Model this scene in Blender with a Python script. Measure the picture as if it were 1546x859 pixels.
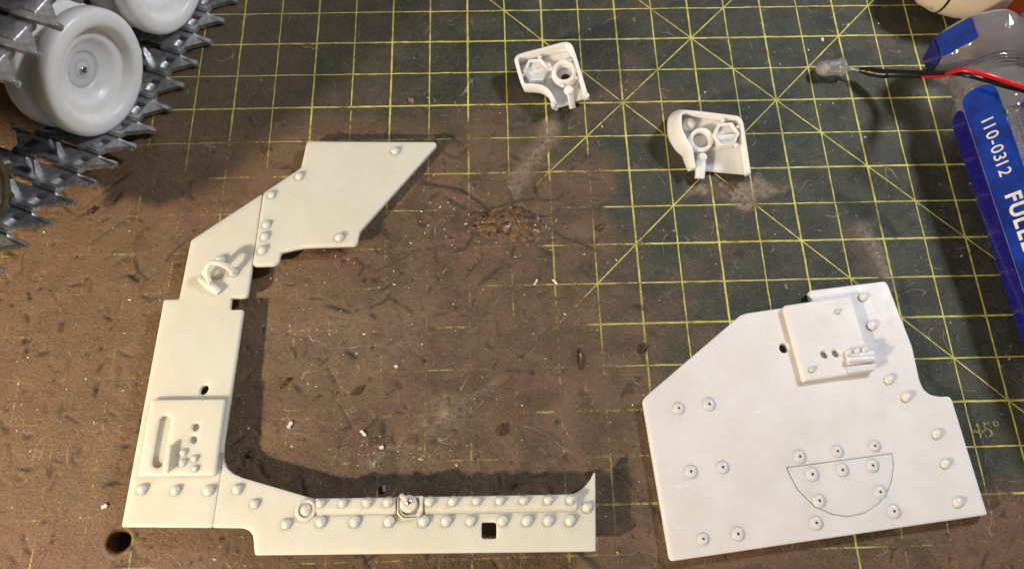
import bpy, bmesh, math, random
import numpy as np
from mathutils import Vector, Matrix, Quaternion
from mathutils.geometry import tessellate_polygon
random.seed(7)
sc = bpy.context.scene
for o in list(bpy.data.objects): bpy.data.objects.remove(o)
sc.unit_settings.system = 'METRIC'
sc.unit_settings.scale_length = 0.01          # 1 unit = 1 cm
COL = sc.collection

# ------------------------------------------------------------------ camera
CAM_R = np.array([[0.99952405, -0.02802539, 0.01289416],
                  [0.02150688, 0.9326904, 0.3600362],
                  [-0.02211642, -0.35958753, 0.93284922]])
CAM_C = np.array([-9.40702285, -14.5143943, 21.2540312])
FPX = 1155.80022
cd = bpy.data.cameras.new('camera'); cam = bpy.data.objects.new('camera', cd); COL.objects.link(cam)
m = Matrix([list(r) for r in CAM_R.T]).to_4x4(); m.translation = Vector(CAM_C)
cam.matrix_world = m
cd.sensor_width = 36; cd.lens = 36*FPX/1546
cd.clip_start = 0.5; cd.clip_end = 1000
cd.dof.use_dof = True; cd.dof.focus_distance = 23.5; cd.dof.aperture_fstop = 0.09
cd.dof.aperture_fstop = 0.28*100/100
sc.camera = cam
sc.render.resolution_x = 1024; sc.render.resolution_y = 568

# ------------------------------------------------------------------ light
w = bpy.data.worlds.new('World'); sc.world = w; w.use_nodes = True
bg = w.node_tree.nodes['Background']; bg.inputs[1].default_value = 0.075     # dim room; noise lumps of light and dark added for reflections
_tc = w.node_tree.nodes.new('ShaderNodeTexCoord'); _nz = w.node_tree.nodes.new('ShaderNodeTexNoise'); _cr = w.node_tree.nodes.new('ShaderNodeValToRGB')
_nz.inputs['Scale'].default_value = 2.2; _nz.inputs['Detail'].default_value = 1.5
w.node_tree.links.new(_tc.outputs['Generated'], _nz.inputs['Vector']); w.node_tree.links.new(_nz.outputs[0], _cr.inputs[0])
w.node_tree.links.new(_cr.outputs[0], bg.inputs[0])
_cr.color_ramp.elements[0].position = .42; _cr.color_ramp.elements[0].color = (.30, .30, .31, 1)
_cr.color_ramp.elements[1].position = .60; _cr.color_ramp.elements[1].color = (1.42, 1.40, 1.40, 1)

def lamp(name, kind, loc, target, energy, col, **kw):
    l = bpy.data.lights.new(name, kind); l.energy = energy; l.color = col
    for k, v in kw.items(): setattr(l, k, v)
    o = bpy.data.objects.new(name, l); COL.objects.link(o); o.location = loc
    o.rotation_euler = (Vector(target)-Vector(loc)).to_track_quat('-Z', 'Y').to_euler()
    return o
lamp('desk_lamp_light', 'AREA', (-45, -32, 22), (-11, -6, 0), 32000, (1.0, 0.82, 0.60), shape='DISK', size=2.2)
lamp('bench_lamp_light', 'AREA', (22, 12, 30), (-9, -5, 0), 14200, (0.96, 0.97, 1.0), shape='DISK', size=6)
sc.view_settings.view_transform = 'Standard'; sc.view_settings.look = 'None'
sc.view_settings.exposure = 0; sc.view_settings.gamma = 1; sc.view_settings.use_curve_mapping = False

# ------------------------------------------------------------------ measuring helpers
def P(x, y, a=0., b=0., c=0.):
    """point of the bench that lies along a sight line, on the plane z = a + b x + c y (cm)"""
    d = CAM_R.T @ np.array([(x-773)/FPX, -(y-429.5)/FPX, -1.0])
    s = (a + b*CAM_C[0] + c*CAM_C[1] - CAM_C[2]) / (d[2] - b*d[0] - c*d[1])
    q = CAM_C + d*s
    return Vector(q)

# ------------------------------------------------------------------ node helpers
class NT:
    def __init__(s, name):
        s.m = bpy.data.materials.new(name); s.m.use_nodes = True
        s.t = s.m.node_tree; s.b = s.t.nodes['Principled BSDF']
    def n(s, typ, **kw):
        nd = s.t.nodes.new(typ)
        for k, v in kw.items(): setattr(nd, k, v)
        return nd
    def put(s, inp, v):
        if hasattr(v, 'is_output') or hasattr(v, 'links'): s.t.links.new(v, inp)
        elif isinstance(v, (tuple, list)) and len(v) == 3 and inp.type == 'RGBA': inp.default_value = (*v, 1)
        else: inp.default_value = v
    def math(s, op, a, b=None, clamp=False):
        nd = s.n('ShaderNodeMath', operation=op, use_clamp=clamp); s.put(nd.inputs[0], a)
        if b is not None: s.put(nd.inputs[1], b)
        return nd.outputs[0]
    def step(s, v, lo, hi, a=0., b=1.):
        nd = s.n('ShaderNodeMapRange', interpolation_type='SMOOTHSTEP')
        for i, x in enumerate((v, lo, hi, a, b)): s.put(nd.inputs[i], x)
        return nd.outputs[0]
    def noise(s, scale, detail=3, rough=.55, vec=None, dist=0.):
        nd = s.n('ShaderNodeTexNoise'); nd.inputs['Scale'].default_value = scale
        nd.inputs['Detail'].default_value = detail; nd.inputs['Roughness'].default_value = rough
        nd.inputs['Distortion'].default_value = dist
        s.put(nd.inputs['Vector'], vec if vec is not None else s.obj())
        return nd.outputs[0]
    def obj(s):
        if not hasattr(s, '_o'): s._o = s.n('ShaderNodeTexCoord').outputs['Object']
        return s._o
    def mix(s, f, a, b, mode='MIX'):
        nd = s.n('ShaderNodeMix', data_type='RGBA', blend_type=mode)
        s.put(nd.inputs[0], f); s.put(nd.inputs[6], a); s.put(nd.inputs[7], b)
        return nd.outputs[2]
    def bump(s, h, strength, dist=.02, prev=None):
        nd = s.n('ShaderNodeBump'); nd.inputs['Strength'].default_value = strength
        nd.inputs['Distance'].default_value = dist; s.put(nd.inputs['Height'], h)
        if prev is not None: s.put(nd.inputs['Normal'], prev)
        return nd.outputs[0]
    def set(s, **kw):
        for k, v in kw.items(): s.put(s.b.inputs[k.replace('_', ' ')], v)
        return s

def simple(name, col, rough=.5, metal=0., var=.12, scale=3., bump=.1, bscale=30., **kw):
    t = NT(name)
    c = t.mix(t.step(t.noise(scale, 4), .3, .7), tuple(x*(1-var) for x in col), tuple(min(1, x*(1+var)) for x in col))
    t.set(Base_Color=c, Roughness=t.step(t.noise(scale*2.3, 3), .3, .7, max(0.02, rough-.08), rough+.08), Metallic=metal,
          Normal=t.bump(t.noise(bscale, 3), bump, .01))
    t.set(**kw)
    return t.m

def resin(name, col, sss=.35, scratch=.3, ssc=.6):
    t = NT(name)
    blot = t.step(t.noise(.7, 6, .65), .35, .66)
    c = t.mix(blot, (col[0]*.94, col[1]*.925, col[2]*.90), col)
    c = t.mix(t.math('MULTIPLY', t.step(t.noise(1.7, 4, .7, dist=.5), .55, .62), .3), c, (col[0]*.99, col[1]*.95, col[2]*.97))
    sc_v = t.n('ShaderNodeMapping'); t.put(sc_v.inputs[0], t.obj())
    sc_v.inputs['Scale'].default_value = (1, 9, 1); sc_v.inputs['Rotation'].default_value = (0, 0, .7)
    scr = t.step(t.noise(1.6, 5, .75, sc_v.outputs[0]), .61, .68)
    patch = t.step(t.noise(.5, 2), .5, .62)
    c = t.mix(t.math('MULTIPLY', t.math('MULTIPLY', scr, patch), scratch), c, (.97, .96, .95))
    dirt = t.math('MULTIPLY', t.step(t.noise(9, 5, .7), .66, .74), .16)
    c = t.mix(dirt, c, (.42, .34, .26))
    t.set(Base_Color=c, Roughness=t.step(t.noise(2.5, 4), .3, .7, .27, .55), Subsurface_Weight=sss,
          Subsurface_Radius=(.5, .40, .30), Subsurface_Scale=ssc, Specular_IOR_Level=.4,
          Normal=t.bump(scr, .25, .006, t.bump(t.noise(5, 5, .7), .28, .03, t.bump(t.noise(40, 3), .2, .004))))
    return t.m

M_CREAM = resin('cream_resin', (.855, .80, .685), .8, .5, 1.)
M_GREY = resin('pale_resin', (.84, .81, .815), .6, 1., .6)
M_PEG = resin('peg_resin', (.87, .84, .775), .6, .2, .6)
M_WHITE = resin('white_resin', (.93, .905, .885), .8, .1, .8)
M_WHEEL = resin('wheel_plastic', (.97, .965, .95), .5, .1, .8)
for _l in M_WHEEL.node_tree.nodes:
    if _l.type == 'MAP_RANGE' and abs(_l.inputs[3].default_value-.27) < 1e-4: _l.inputs[3].default_value = .22; _l.inputs[4].default_value = .34
M_FEND = simple('beige_plastic', (.62, .55, .45), .45)
M_METAL = simple('dark_cast_metal', (.46, .47, .49), .36, .8, .3, 5, .15, 14)
M_STEEL = simple('bright_steel', (.75, .75, .76), .18, 1., .15, 30, .5, 60)
M_BRASS = simple('tarnished_olive_metal', (.20, .165, .10), .42, .7, .25, 6, .3, 25)
M_BLACK = simple('black_rubber', (.012, .012, .013), .33, 0, .2, 8, .25, 18)
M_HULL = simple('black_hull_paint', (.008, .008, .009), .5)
M_RED = simple('red_wire_jacket', (.62, .012, .018), .3, 0, .1, 8, .08, 14)
M_ORANGE = simple('orange_plastic', (.75, .16, .015), .35)
M_HOLE = simple('hole_shade', (.05, .035, .025), .9)  # dark colour that stands in for shade inside small holes
M_COPPER = simple('tinned_lead', (.78, .74, .70), .3, .6)

def glass(name, col, rough=.03, ior=1.49, bump=.15, bs=3., trans=1.):
    t = NT(name)
    t.set(Base_Color=col, Transmission_Weight=trans, Roughness=rough, IOR=ior, Normal=t.bump(t.noise(bs, 3), bump, .05))
    return t.m
M_CLEAR = glass('clear_acetate', (1., .93, .95), .02, bump=.9, bs=2.6, trans=.91)
M_LED = glass('clear_epoxy', (.97, .97, .98), .01, 1.5, .0, trans=.85)
M_DROP = glass('dried_glue', (.93, .84, .70), .06, 1.45, .1, 8)
t = NT('blue_inlay')
t.set(Base_Color=t.mix(t.step(t.noise(1.6, 4), .3, .7), (.001, .018, .22), (.002, .05, .46)), Roughness=.12,
      Coat_Weight=.5, Coat_Roughness=.03, Specular_IOR_Level=.35, Normal=t.bump(t.noise(1.5, 3), .35, .05)); M_BLUE = t.m
t = NT('violet_blue_inlay')
t.set(Base_Color=t.mix(t.step(t.noise(9, 4), .4, .65), (.008, .006, .20), (.018, .012, .30)), Roughness=.22,
      Coat_Weight=.8, Coat_Roughness=.08, Normal=t.bump(t.noise(12, 3), .35, .02)); M_VIOLET = t.m
t = NT('cream_bottle')
c = t.mix(t.step(t.noise(3.2, 5, .7), .62, .7), (.78, .66, .50), (.16, .10, .06))
t.set(Base_Color=c, Roughness=.4, Subsurface_Weight=.1, Subsurface_Radius=(.2, .15, .1)); M_BOTTLE = t.m
M_TEXT = simple('white_ink', (.85, .85, .85), .5)
M_FLAKE = simple('white_plastic_flake', (.8, .78, .74), .5)
M_GRIT = simple('brown_grit', (.10, .065, .04), .5, 0, .5)

# ------------------------------------------------------------------ object helpers
def finish(me, angle=35):
    for p in me.polygons: p.use_smooth = True
    me.set_sharp_from_angle(angle=math.radians(angle))
    fl = me.attributes.get('flat_face')
    if fl:
        fv = np.zeros(len(me.polygons), np.int32); fl.data.foreach_get('value', fv)
        me.polygons.foreach_set('use_smooth', fv == 0); me.update()
def mesh_from(name, bm, mat, angle=35):
    me = bpy.data.meshes.new(name); bmesh.ops.recalc_face_normals(bm, faces=bm.faces); bm.to_mesh(me); bm.free()
    me.materials.append(mat); finish(me, angle); return me
def link(name, me, parent=None, loc=(0, 0, 0), rot=None):
    o = bpy.data.objects.new(name, me); COL.objects.link(o)
    o.location = loc
    if rot is not None: o.rotation_euler = rot.to_euler() if hasattr(rot, 'to_euler') else rot
    if parent: o.parent = parent
    return o
def tag(o, label=None, cat=None, group=None, kind=None):
    if label: o['label'] = label
    if cat: o['category'] = cat
    if group: o['group'] = group
    if kind: o['kind'] = kind
    return o
def thing(name, label, cat, loc, group=None):
    return tag(link(name, None, None, loc), label, cat, group)
def wpart(name, bm, mat, parent, angle=35):
    """mesh modelled in bench coordinates, made a child of parent (parents carry no rotation)"""
    off = Vector((0, 0, 0)); q = parent
    while q: off += q.location; q = q.parent
    bmesh.ops.translate(bm, verts=bm.verts, vec=-off)
    return link(name, mesh_from(name, bm, mat, angle), parent)

def area2(p): return sum(p[i][0]*p[(i+1) % len(p)][1]-p[(i+1) % len(p)][0]*p[i][1] for i in range(len(p)))/2
def inset(poly, d):
    """move a ccw loop inwards (to the left of travel) by d"""
    n = len(poly); out = []
    for i in range(n):
        a, b, c = Vector(poly[i-1]), Vector(poly[i]), Vector(poly[(i+1) % n])
        e1 = (b-a).normalized(); e2 = (c-b).normalized()
        n1 = Vector((-e1.y, e1.x)); n2 = Vector((-e2.y, e2.x))
        mm = n1+n2
        if mm.length < 1e-4: mm = n1
        mm.normalize(); k = d/max(.45, mm.dot(n1)); out.append(tuple(b+mm*k))
    return out
def rounded(pts, r=.06, seg=4, only=None):
    out = []; n = len(pts)
    for i in range(n):
        a, b, c = Vector(pts[i-1][:2]), Vector(pts[i][:2]), Vector(pts[(i+1) % n][:2])
        if only is not None and i not in only: out.append(tuple(b)); continue
        rr = min(r, (a-b).length*.45, (c-b).length*.45)
        p, q = b+(a-b).normalized()*rr, b+(c-b).normalized()*rr
        for k in range(seg+1):
            t_ = k/seg; out.append(tuple(p*(1-t_)**2+b*2*t_*(1-t_)+q*t_*t_))
    return out
def slab(outer, holes, zt, thick, bev=.03, zf=None):
    """bevelled plate with holes; zt: top height (number), zf(x,y) adds a tilt"""
    bm = bmesh.new(); zf = zf or (lambda x, y: 0); lay = bm.faces.layers.int.new('flat_face')
    if area2(outer) < 0: outer = outer[::-1]
    hs = [h[::-1] if area2(h) > 0 else h for h in holes]
    tops = []; bots = []
    for lp in [outer]+hs:
        rings = [([*lp], -thick), ([*lp], -bev), (inset(lp, bev*.3), -bev*.3), (inset(lp, bev), 0)]
        vs = []
        for q, dz in rings: vs.append([bm.verts.new((x, y, zt+dz+zf(x, y))) for x, y in q])
        n = len(lp)
        for a, b in zip(vs[:-1], vs[1:]):
            for i in range(n): bm.faces.new((a[i], a[(i+1) % n], b[(i+1) % n], b[i]))
        tops.append(vs[-1]); bots.append(vs[0])
    for grp in (tops, bots):
        flat = [v for g in grp for v in g]
        tri = tessellate_polygon([[Vector((v.co.x, v.co.y, 0)) for v in g] for g in grp])
        for t_ in tri:
            try: bm.faces.new([flat[i] for i in t_])[lay] = 1
            except ValueError: pass
    return bm
def circle2(c, r, n=20, ry=None, ang=0):
    ry = ry or r
    return [(c[0]+r*math.cos(t_)*math.cos(ang)-ry*math.sin(t_)*math.sin(ang), c[1]+r*math.cos(t_)*math.sin(ang)+ry*math.sin(t_)*math.cos(ang)) for t_ in [2*math.pi*k/n for k in range(n)]]
def lathe(profile, n=32, bm=None, close=True, mat4=None):
    bm = bm or bmesh.new(); rings = []
    for r, z in profile:
        if r < 1e-6: rings.append([bm.verts.new((0, 0, z))])
        else: rings.append([bm.verts.new((r*math.cos(2*math.pi*k/n), r*math.sin(2*math.pi*k/n), z)) for k in range(n)])
    for a, b in zip(rings[:-1], rings[1:]):
        for k in range(n):
            q = [a[k % len(a)], a[(k+1) % len(a)], b[(k+1) % len(b)], b[k % len(b)]]
            u = []
            for v in q:
                if v not in u: u.append(v)
            if len(u) > 2: bm.faces.new(u)
    if close:
        for rg in (rings[0], rings[-1]):
            if len(rg) > 2: bm.faces.new(rg)
    if mat4 is not None: bmesh.ops.transform(bm, matrix=mat4, verts=[v for rg in rings for v in rg])
    return bm
def spline(pts, n=8):
    pts = [Vector(p) for p in pts]; out = []
    for i in range(len(pts)-1):
        p0 = pts[max(0, i-1)]; p1 = pts[i]; p2 = pts[i+1]; p3 = pts[min(len(pts)-1, i+2)]
        for k in range(n):
            t_ = k/n
            out.append(.5*((2*p1)+(p2-p0)*t_+(2*p0-5*p1+4*p2-p3)*t_*t_+(3*p1-p0-3*p2+p3)*t_**3))
    return out+[pts[-1]]
def tube(pts, rad, n=12, bm=None, flat=1.):
    bm = bm or bmesh.new(); pts = [Vector(p) for p in pts]; rings = []
    if not hasattr(rad, '__len__'): rad = [rad]*len(pts)
    up = Vector((0, 0, 1)); d0 = (pts[1]-pts[0]).normalized()
    if abs(d0.dot(up)) > .9: up = Vector((0, 1, 0))
    for i, p in enumerate(pts):
        d = (pts[min(i+1, len(pts)-1)]-pts[max(i-1, 0)]).normalized()
        s = d.cross(up).normalized(); u = s.cross(d).normalized(); up = u
        rings.append([bm.verts.new(p+rad[i]*(math.cos(a)*s+math.sin(a)*u*flat)) for a in [2*math.pi*k/n for k in range(n)]])
    for a, b in zip(rings[:-1], rings[1:]):
        for k in range(n): bm.faces.new((a[k], a[(k+1) % n], b[(k+1) % n], b[k]))
    bm.faces.new(rings[0]); bm.faces.new(rings[-1]); return bm
def box(sx, sy, sz, mat4=None, bm=None, bev=0.):
    b2 = bmesh.new(); bmesh.ops.create_cube(b2, size=1)
    bmesh.ops.scale(b2, vec=(sx, sy, sz), verts=b2.verts)
    if bev: bmesh.ops.bevel(b2, geom=b2.edges[:], offset=bev, segments=2, affect='EDGES', profile=.6)
    if mat4 is not None: bmesh.ops.transform(b2, matrix=mat4, verts=b2.verts)
    if bm is None: return b2
    me = bpy.data.meshes.new('tmp'); b2.to_mesh(me); b2.free(); bm.from_mesh(me); bpy.data.meshes.remove(me); return bm
T = Matrix.Translation
def basis(x, y, z, o=(0, 0, 0)):
    mm = Matrix((x, y, z)).transposed().to_4x4(); mm.translation = Vector(o); return mm

# ------------------------------------------------------------------ the cutting mat
RNG = np.random.default_rng(11)
X0, X1, Y0, Y1, D = -31., 15., -18.5, 10.5, .05
nx = int((X1-X0)/D)+1; ny = int((Y1-Y0)/D)+1
gx, gy = np.meshgrid(np.linspace(X0, X1, nx), np.linspace(Y0, Y1, ny))
def vnoise(scale, seed, ox=0., oy=0.):
    r = np.random.default_rng(seed); N = 256; g = r.random((N, N))
    u = (gx+40+ox)/scale; v = (gy+40+oy)/scale; i = np.floor(u).astype(int); j = np.floor(v).astype(int)
    a = u-i; b = v-j; a = a*a*(3-2*a); b = b*b*(3-2*b)
    f = lambda p, q: g[q % N, p % N]
    return (f(i, j)*(1-a)+f(i+1, j)*a)*(1-b)+(f(i, j+1)*(1-a)+f(i+1, j+1)*a)*b
def fbm(scale, seed, oct=5, gain=.55):
    s = 0; amp = 1; tot = 0
    for k in range(oct): s = s+amp*vnoise(scale/2**k, seed+k); tot += amp; amp *= gain
    return s/tot
wx = gx+(fbm(1.2, 50)-.5)*1.3; wy = gy+(fbm(1.2, 60)-.5)*1.3
def blob(px, py, rx, ry, amp=1., soft=1., ang=0., warp=True):
    c = P(px, py); x = (wx if warp else gx)-c.x; y = (wy if warp else gy)-c.y
    ca, sa = math.cos(ang), math.sin(ang); u = (x*ca+y*sa)/rx; v = (-x*sa+y*ca)/ry
    d = np.sqrt(u*u+v*v); return amp/(1+np.exp((d-1)*6/soft))
def stroke(pts, wd, amp=1., warp=.35):
    q = [P(*p) for p in pts]; best = np.full(gx.shape, 1e9)
    x_ = gx+(wx-gx)*warp; y_ = gy+(wy-gy)*warp
    for a, b in zip(q[:-1], q[1:]):
        dx, dy = b.x-a.x, b.y-a.y; L = dx*dx+dy*dy
        t_ = np.clip(((x_-a.x)*dx+(y_-a.y)*dy)/L, 0, 1)
        best = np.minimum(best, np.hypot(x_-a.x-t_*dx, y_-a.y-t_*dy))
    return amp*np.clip(1-best/wd, 0, 1)
big = fbm(4.5, 3); mid = fbm(1.6, 9); fine = fbm(.45, 15, 3)
# brown grime: heavy at left and centre, thin at right and top
brown = np.clip(.5+(-(gx+6.2)*.095)+(-(gy+3.0)*.045)+(big-.5)*1.5+(mid-.5)*.9, 0, 1)
brown = np.clip(brown+blob(770, 340, 2.6, 1.5, .7)+blob(1120, 282, 1.7, .55, .7, .6)+blob(1300, 380, .5, 1.2, .5, .8, .35)
        + stroke([(775, 300), (805, 230), (835, 190)], .35, .9)+blob(1490, 820, 2.6, 1.5, .9)+blob(1300, 860, 4, .8, .6)+blob(900, 250, .9, .7, .5)
        - blob(600, 60, 5.5, 3.0, .75, 1.4)-blob(380, 80, 4.5, 3.0, .9, 1.4)-blob(700, 120, 3, 2, .3, 1.6)-blob(1420, 680, 1.4, 1.6, .4)-blob(1280, 200, 5, 3, .25, 2), 0, 1)
red = np.clip(blob(1470, 810, 2.6, 1.0, 1.)+blob(880, 690, .18, .45, .9, .5)+blob(1240, 850, 3, .35, .6)+blob(60, 440, 1.2, 1.2, .35)
      + blob(300, 320, 1.3, .9, .4)+blob(230, 830, 2.6, .6, .5)+(fbm(2.2, 77)-.62)*2.2, 0, 1)
wear = np.clip(.10+brown*.82+(mid-.5)*.9+(fine-.5)*.5+blob(760, 345, 1.6, .9, .7)+blob(250, 560, 6, 5, .25)+blob(480, 500, 3.5, 3, .18), 0, 1)
dark = np.zeros_like(gx)
for a in [(1290, 322, .6, .3, .95, .4, -.2), (1330, 345, .4, .2, 1., .4, -.7), (1120, 375, .15, .3, .7, .4, .3), (1390, 440, .9, .22, .35, .6, -.5),
          (965, 460, .22, .18, .8, .5), (880, 240, .12, .35, .6, .5, -.6), (945, 425, .4, .15, .4, .5), (1000, 115, .12, .7, .35, .6, .1),
          (180, 470, .12, .3, .5), (97, 625, .2, .12, .6), (1245, 175, .18, .3, .5), (1255, 160, .1, .14, .6), (510, 380, .5, .12, .7, .4), (430, 700, 1, .4, .2)]:
    dark = np.maximum(dark, blob(*a))
dark = np.maximum(dark, stroke([(640, 275), (690, 282), (718, 298), (738, 318)], .09, 1., .25))
dark = np.maximum(dark, stroke([(565, 405), (620, 380), (700, 372)], .05, .6, .3))
for q_ in ([(712, 350), (700, 372), (680, 380)], [(835, 352), (862, 364), (884, 372)], [(735, 316), (790, 304), (842, 300), (858, 292)], [(700, 340), (722, 322), (745, 312)], [(815, 375), (838, 388)], [(560, 460), (585, 448), (612, 462), (622, 472)], [(540, 388), (552, 400), (546, 412)]):
    dark = np.maximum(dark, stroke(q_, .075, .95, .3))
dark = np.maximum(dark, stroke([(130, 372), (165, 350), (212, 318)], .07, .55, .2))
dark = np.maximum(dark, blob(790, 345, .8, .5, .5, .8)*(fbm(.5, 91) > .5))
dust = np.clip(stroke([(560, 690), (600, 675), (650, 640), (690, 625)], .5, .5)*(fbm(.3, 31, 3) > .5)+blob(672, 625, .7, .42, .45, .6)*fbm(.35, 41, 3)*1.4
       + stroke([(735, 590), (760, 565), (720, 600)], .16, .35)+blob(480, 500, 2.5, 1.1, .16, 2)+blob(1120, 282, 1.6, .42, .6, .5)*(fine > .42)
       + stroke([(1300, 350), (1320, 380), (1345, 425)], .38, .65)+stroke([(780, 290), (800, 240), (835, 190)], .36, .6)+blob(550, 520, 1.6, 1.2, .1, 2), 0, 1)
red = np.clip(red+(fbm(.9, 141, 4) > .63)*.35*brown+blob(700, 372, 1.4, .25, .7, .6)+blob(520, 395, .8, .4, .5), 0, 1)
for k in range(46):
    q_ = (RNG.uniform(120, 1000), RNG.uniform(380, 840)); an_ = RNG.uniform(-.9, .9); ln_ = RNG.uniform(12, 55)
    dust = np.maximum(dust, stroke([q_, (q_[0]+ln_*math.cos(an_), q_[1]+ln_*math.sin(an_))], RNG.uniform(.05, .09), RNG.uniform(.12, .4), .3))
# relief: wavy rubber, cuts, pocks and one burnt hole
hz = (fbm(3, 21)-.5)*.03+(fbm(.6, 25, 4)-.5)*.022
brm = np.clip(brown, .25, 1)
for k in range(2300):
    c = (RNG.uniform(-27, 9.5), RNG.uniform(-16, 5.5)); L = RNG.uniform(.08, .45)*(1 if RNG.random() < .8 else 2); an = RNG.uniform(0, math.pi); wd = RNG.uniform(.03, .075)
    i0 = int((c[0]-L-X0)/D); i1 = int((c[0]+L-X0)/D)+2; j0 = int((c[1]-L-Y0)/D); j1 = int((c[1]+L-Y0)/D)+2
    if i0 < 0 or j0 < 0 or i1 >= nx or j1 >= ny: continue
    sx = gx[j0:j1, i0:i1]-c[0]; sy = gy[j0:j1, i0:i1]-c[1]
    if RNG.random() < .45: L = wd*1.4
    u = sx*math.cos(an)+sy*math.sin(an); v = -sx*math.sin(an)+sy*math.cos(an)+.25*u*u/L*RNG.uniform(-1, 1)
    g = np.exp(-(u/L*1.6)**4-(v/wd)**2)*brm[j0:j1, i0:i1]
    hz[j0:j1, i0:i1] -= g*RNG.uniform(.015, .055)
    if RNG.random() < .6: hz[j0:j1, i0:i1] += np.exp(-(u/L*1.4)**4-((v-wd*1.6)/wd)**2)*.010
    dark[j0:j1, i0:i1] = np.maximum(dark[j0:j1, i0:i1], g*RNG.uniform(.0, 1.1)**1.3)
hz -= stroke([(640, 275), (690, 282), (718, 298), (738, 318)], .09, .05, .25)
hz += blob(765, 338, 1.3, .62, 1., .5)*((fbm(.28, 95, 3)-.5)*.05)
c = P(180, 816); rr = np.hypot(gx-c.x+(wx-gx)*.15, gy-c.y)
hole = 1/(1+np.exp((rr-.25)*38)); hz -= hole*.45; dark = np.maximum(dark, hole)  # dark painted inside the hole for the shade of its depth
hz += np.exp(-((rr-.36)/.07)**2)*.025
hz -= hz.max()*.35
vz = hz.astype(np.float32)
me = bpy.data.meshes.new('cutting_mat')
V = np.stack([gx, gy, vz], -1).reshape(-1, 3).astype(np.float32)
idx = np.arange(nx*ny).reshape(ny, nx)
F = np.stack([idx[:-1, :-1], idx[:-1, 1:], idx[1:, 1:], idx[1:, :-1]], -1).reshape(-1, 4)
me.vertices.add(len(V)); me.vertices.foreach_set('co', V.ravel())
me.loops.add(F.size); me.loops.foreach_set('vertex_index', F.ravel().astype(np.int32))
me.polygons.add(len(F)); me.polygons.foreach_set('loop_start', np.arange(0, F.size, 4, dtype=np.int32))
me.polygons.foreach_set('loop_total', np.full(len(F), 4, np.int32)); me.polygons.foreach_set('use_smooth', np.ones(len(F), bool))
me.update(); me.validate()
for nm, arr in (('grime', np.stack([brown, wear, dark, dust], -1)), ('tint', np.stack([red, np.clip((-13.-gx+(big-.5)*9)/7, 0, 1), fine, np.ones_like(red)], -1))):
    at = me.attributes.new(nm, 'FLOAT_COLOR', 'POINT'); at.data.foreach_set('color', arr.reshape(-1).astype(np.float32))

t = NT('worn_green_cutting_mat')
o_ = t.obj(); sp = t.n('ShaderNodeSeparateXYZ'); t.put(sp.inputs[0], o_); x_, y_ = sp.outputs[0], sp.outputs[1]
A = t.n('ShaderNodeAttribute', attribute_name='grime'); sa = t.n('ShaderNodeSeparateColor'); t.put(sa.inputs[0], A.outputs['Color'])
br_, we_, da_, du_ = sa.outputs[0], sa.outputs[1], sa.outputs[2], A.outputs['Alpha']
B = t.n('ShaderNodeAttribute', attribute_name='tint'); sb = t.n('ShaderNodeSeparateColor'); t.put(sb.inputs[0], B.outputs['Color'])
jit = t.math('MULTIPLY', t.math('SUBTRACT', t.noise(2.2, 2), .5), .03)
def gridline(v, wd_e, wd_o):
    u = t.math('DIVIDE', t.math('ADD', v, jit), 1.27)
    h = t.math('MULTIPLY', t.math('ABSOLUTE', t.math('SUBTRACT', t.math('FRACT', t.math('ADD', u, .5)), .5)), 1.27)
    u2 = t.math('MULTIPLY', u, .5)
    e = t.math('MULTIPLY', t.math('ABSOLUTE', t.math('SUBTRACT', t.math('FRACT', t.math('ADD', u2, .5)), .5)), 2.54)
    m1 = t.step(h, wd_o*.6, wd_o, 1, 0); m2 = t.step(e, wd_e*.7, wd_e, 1, 0)
    return t.math('MAXIMUM', m1, m2)
g = t.math('MAXIMUM', gridline(x_, .033, .025), gridline(y_, .033, .025))
s2 = math.sqrt(.5)
sm = t.math('ADD', x_, y_); df = t.math('SUBTRACT', x_, y_)
def band(v, c, wd=.024): return t.step(t.math('ABSOLUTE', t.math('SUBTRACT', v, c)), wd*.6/s2, wd/s2, 1, 0)
def between(v, lo, hi): return t.math('MULTIPLY', t.math('GREATER_THAN', v, lo*1.27), t.math('LESS_THAN', v, hi*1.27))
diag = None
# rows grow downwards: y = -row*1.27.   lines with x = row  (x+y = 0) and x = -row (x-y = 0)
for v, c_, lo, hi in [(sm, 0., -4, 6), (df, 0., -10, 3.2), (sm, -4*1.27, -8.2, 4.5), (df, -4*1.27, -9, 0)]:
    q = t.math('MULTIPLY', band(v, c_), between(x_, lo, hi)); diag = q if diag is None else t.math('MAXIMUM', diag, q)
q = t.math('MULTIPLY', band(df, -3*1.27), between(x_, -6.45, -5.6)); diag = t.math('MAXIMUM', diag, q)
lines = t.math('MAXIMUM', g, diag)
# ink worn away where the grime is heavy
keep = t.step(t.math('SUBTRACT', t.math('ADD', t.math('MULTIPLY', t.noise(9, 5, .7), .9), t.math('MULTIPLY', t.noise(1.1, 3), .55)), t.math('MULTIPLY', we_, .55)), .18, .42)
lines = t.math('MULTIPLY', lines, keep)
lines = t.math('MULTIPLY', lines, t.step(t.noise(24, 3, .7), .30, .42))
n1 = t.noise(1.1, 6, .65); n2 = t.noise(14, 5, .7); n3 = t.noise(45, 3, .6)
green = t.mix(t.step(n1, .3, .7), (.020, .029, .021), (.056, .064, .045))
brn = t.mix(t.step(t.noise(.9, 6, .7, dist=.6), .3, .7), (.090, .055, .031), (.190, .117, .067))
bm_ = t.step(t.math('ADD', br_, t.math('MULTIPLY', t.math('SUBTRACT', n2, .5), .55)), .12, .88)
col = t.mix(bm_, green, brn)
col = t.mix(t.math('MULTIPLY', sb.outputs[1], .42), col, (.33, .20, .105))  # tan mixed in at left puts the lamp side's extra brightness into the colour
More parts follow.
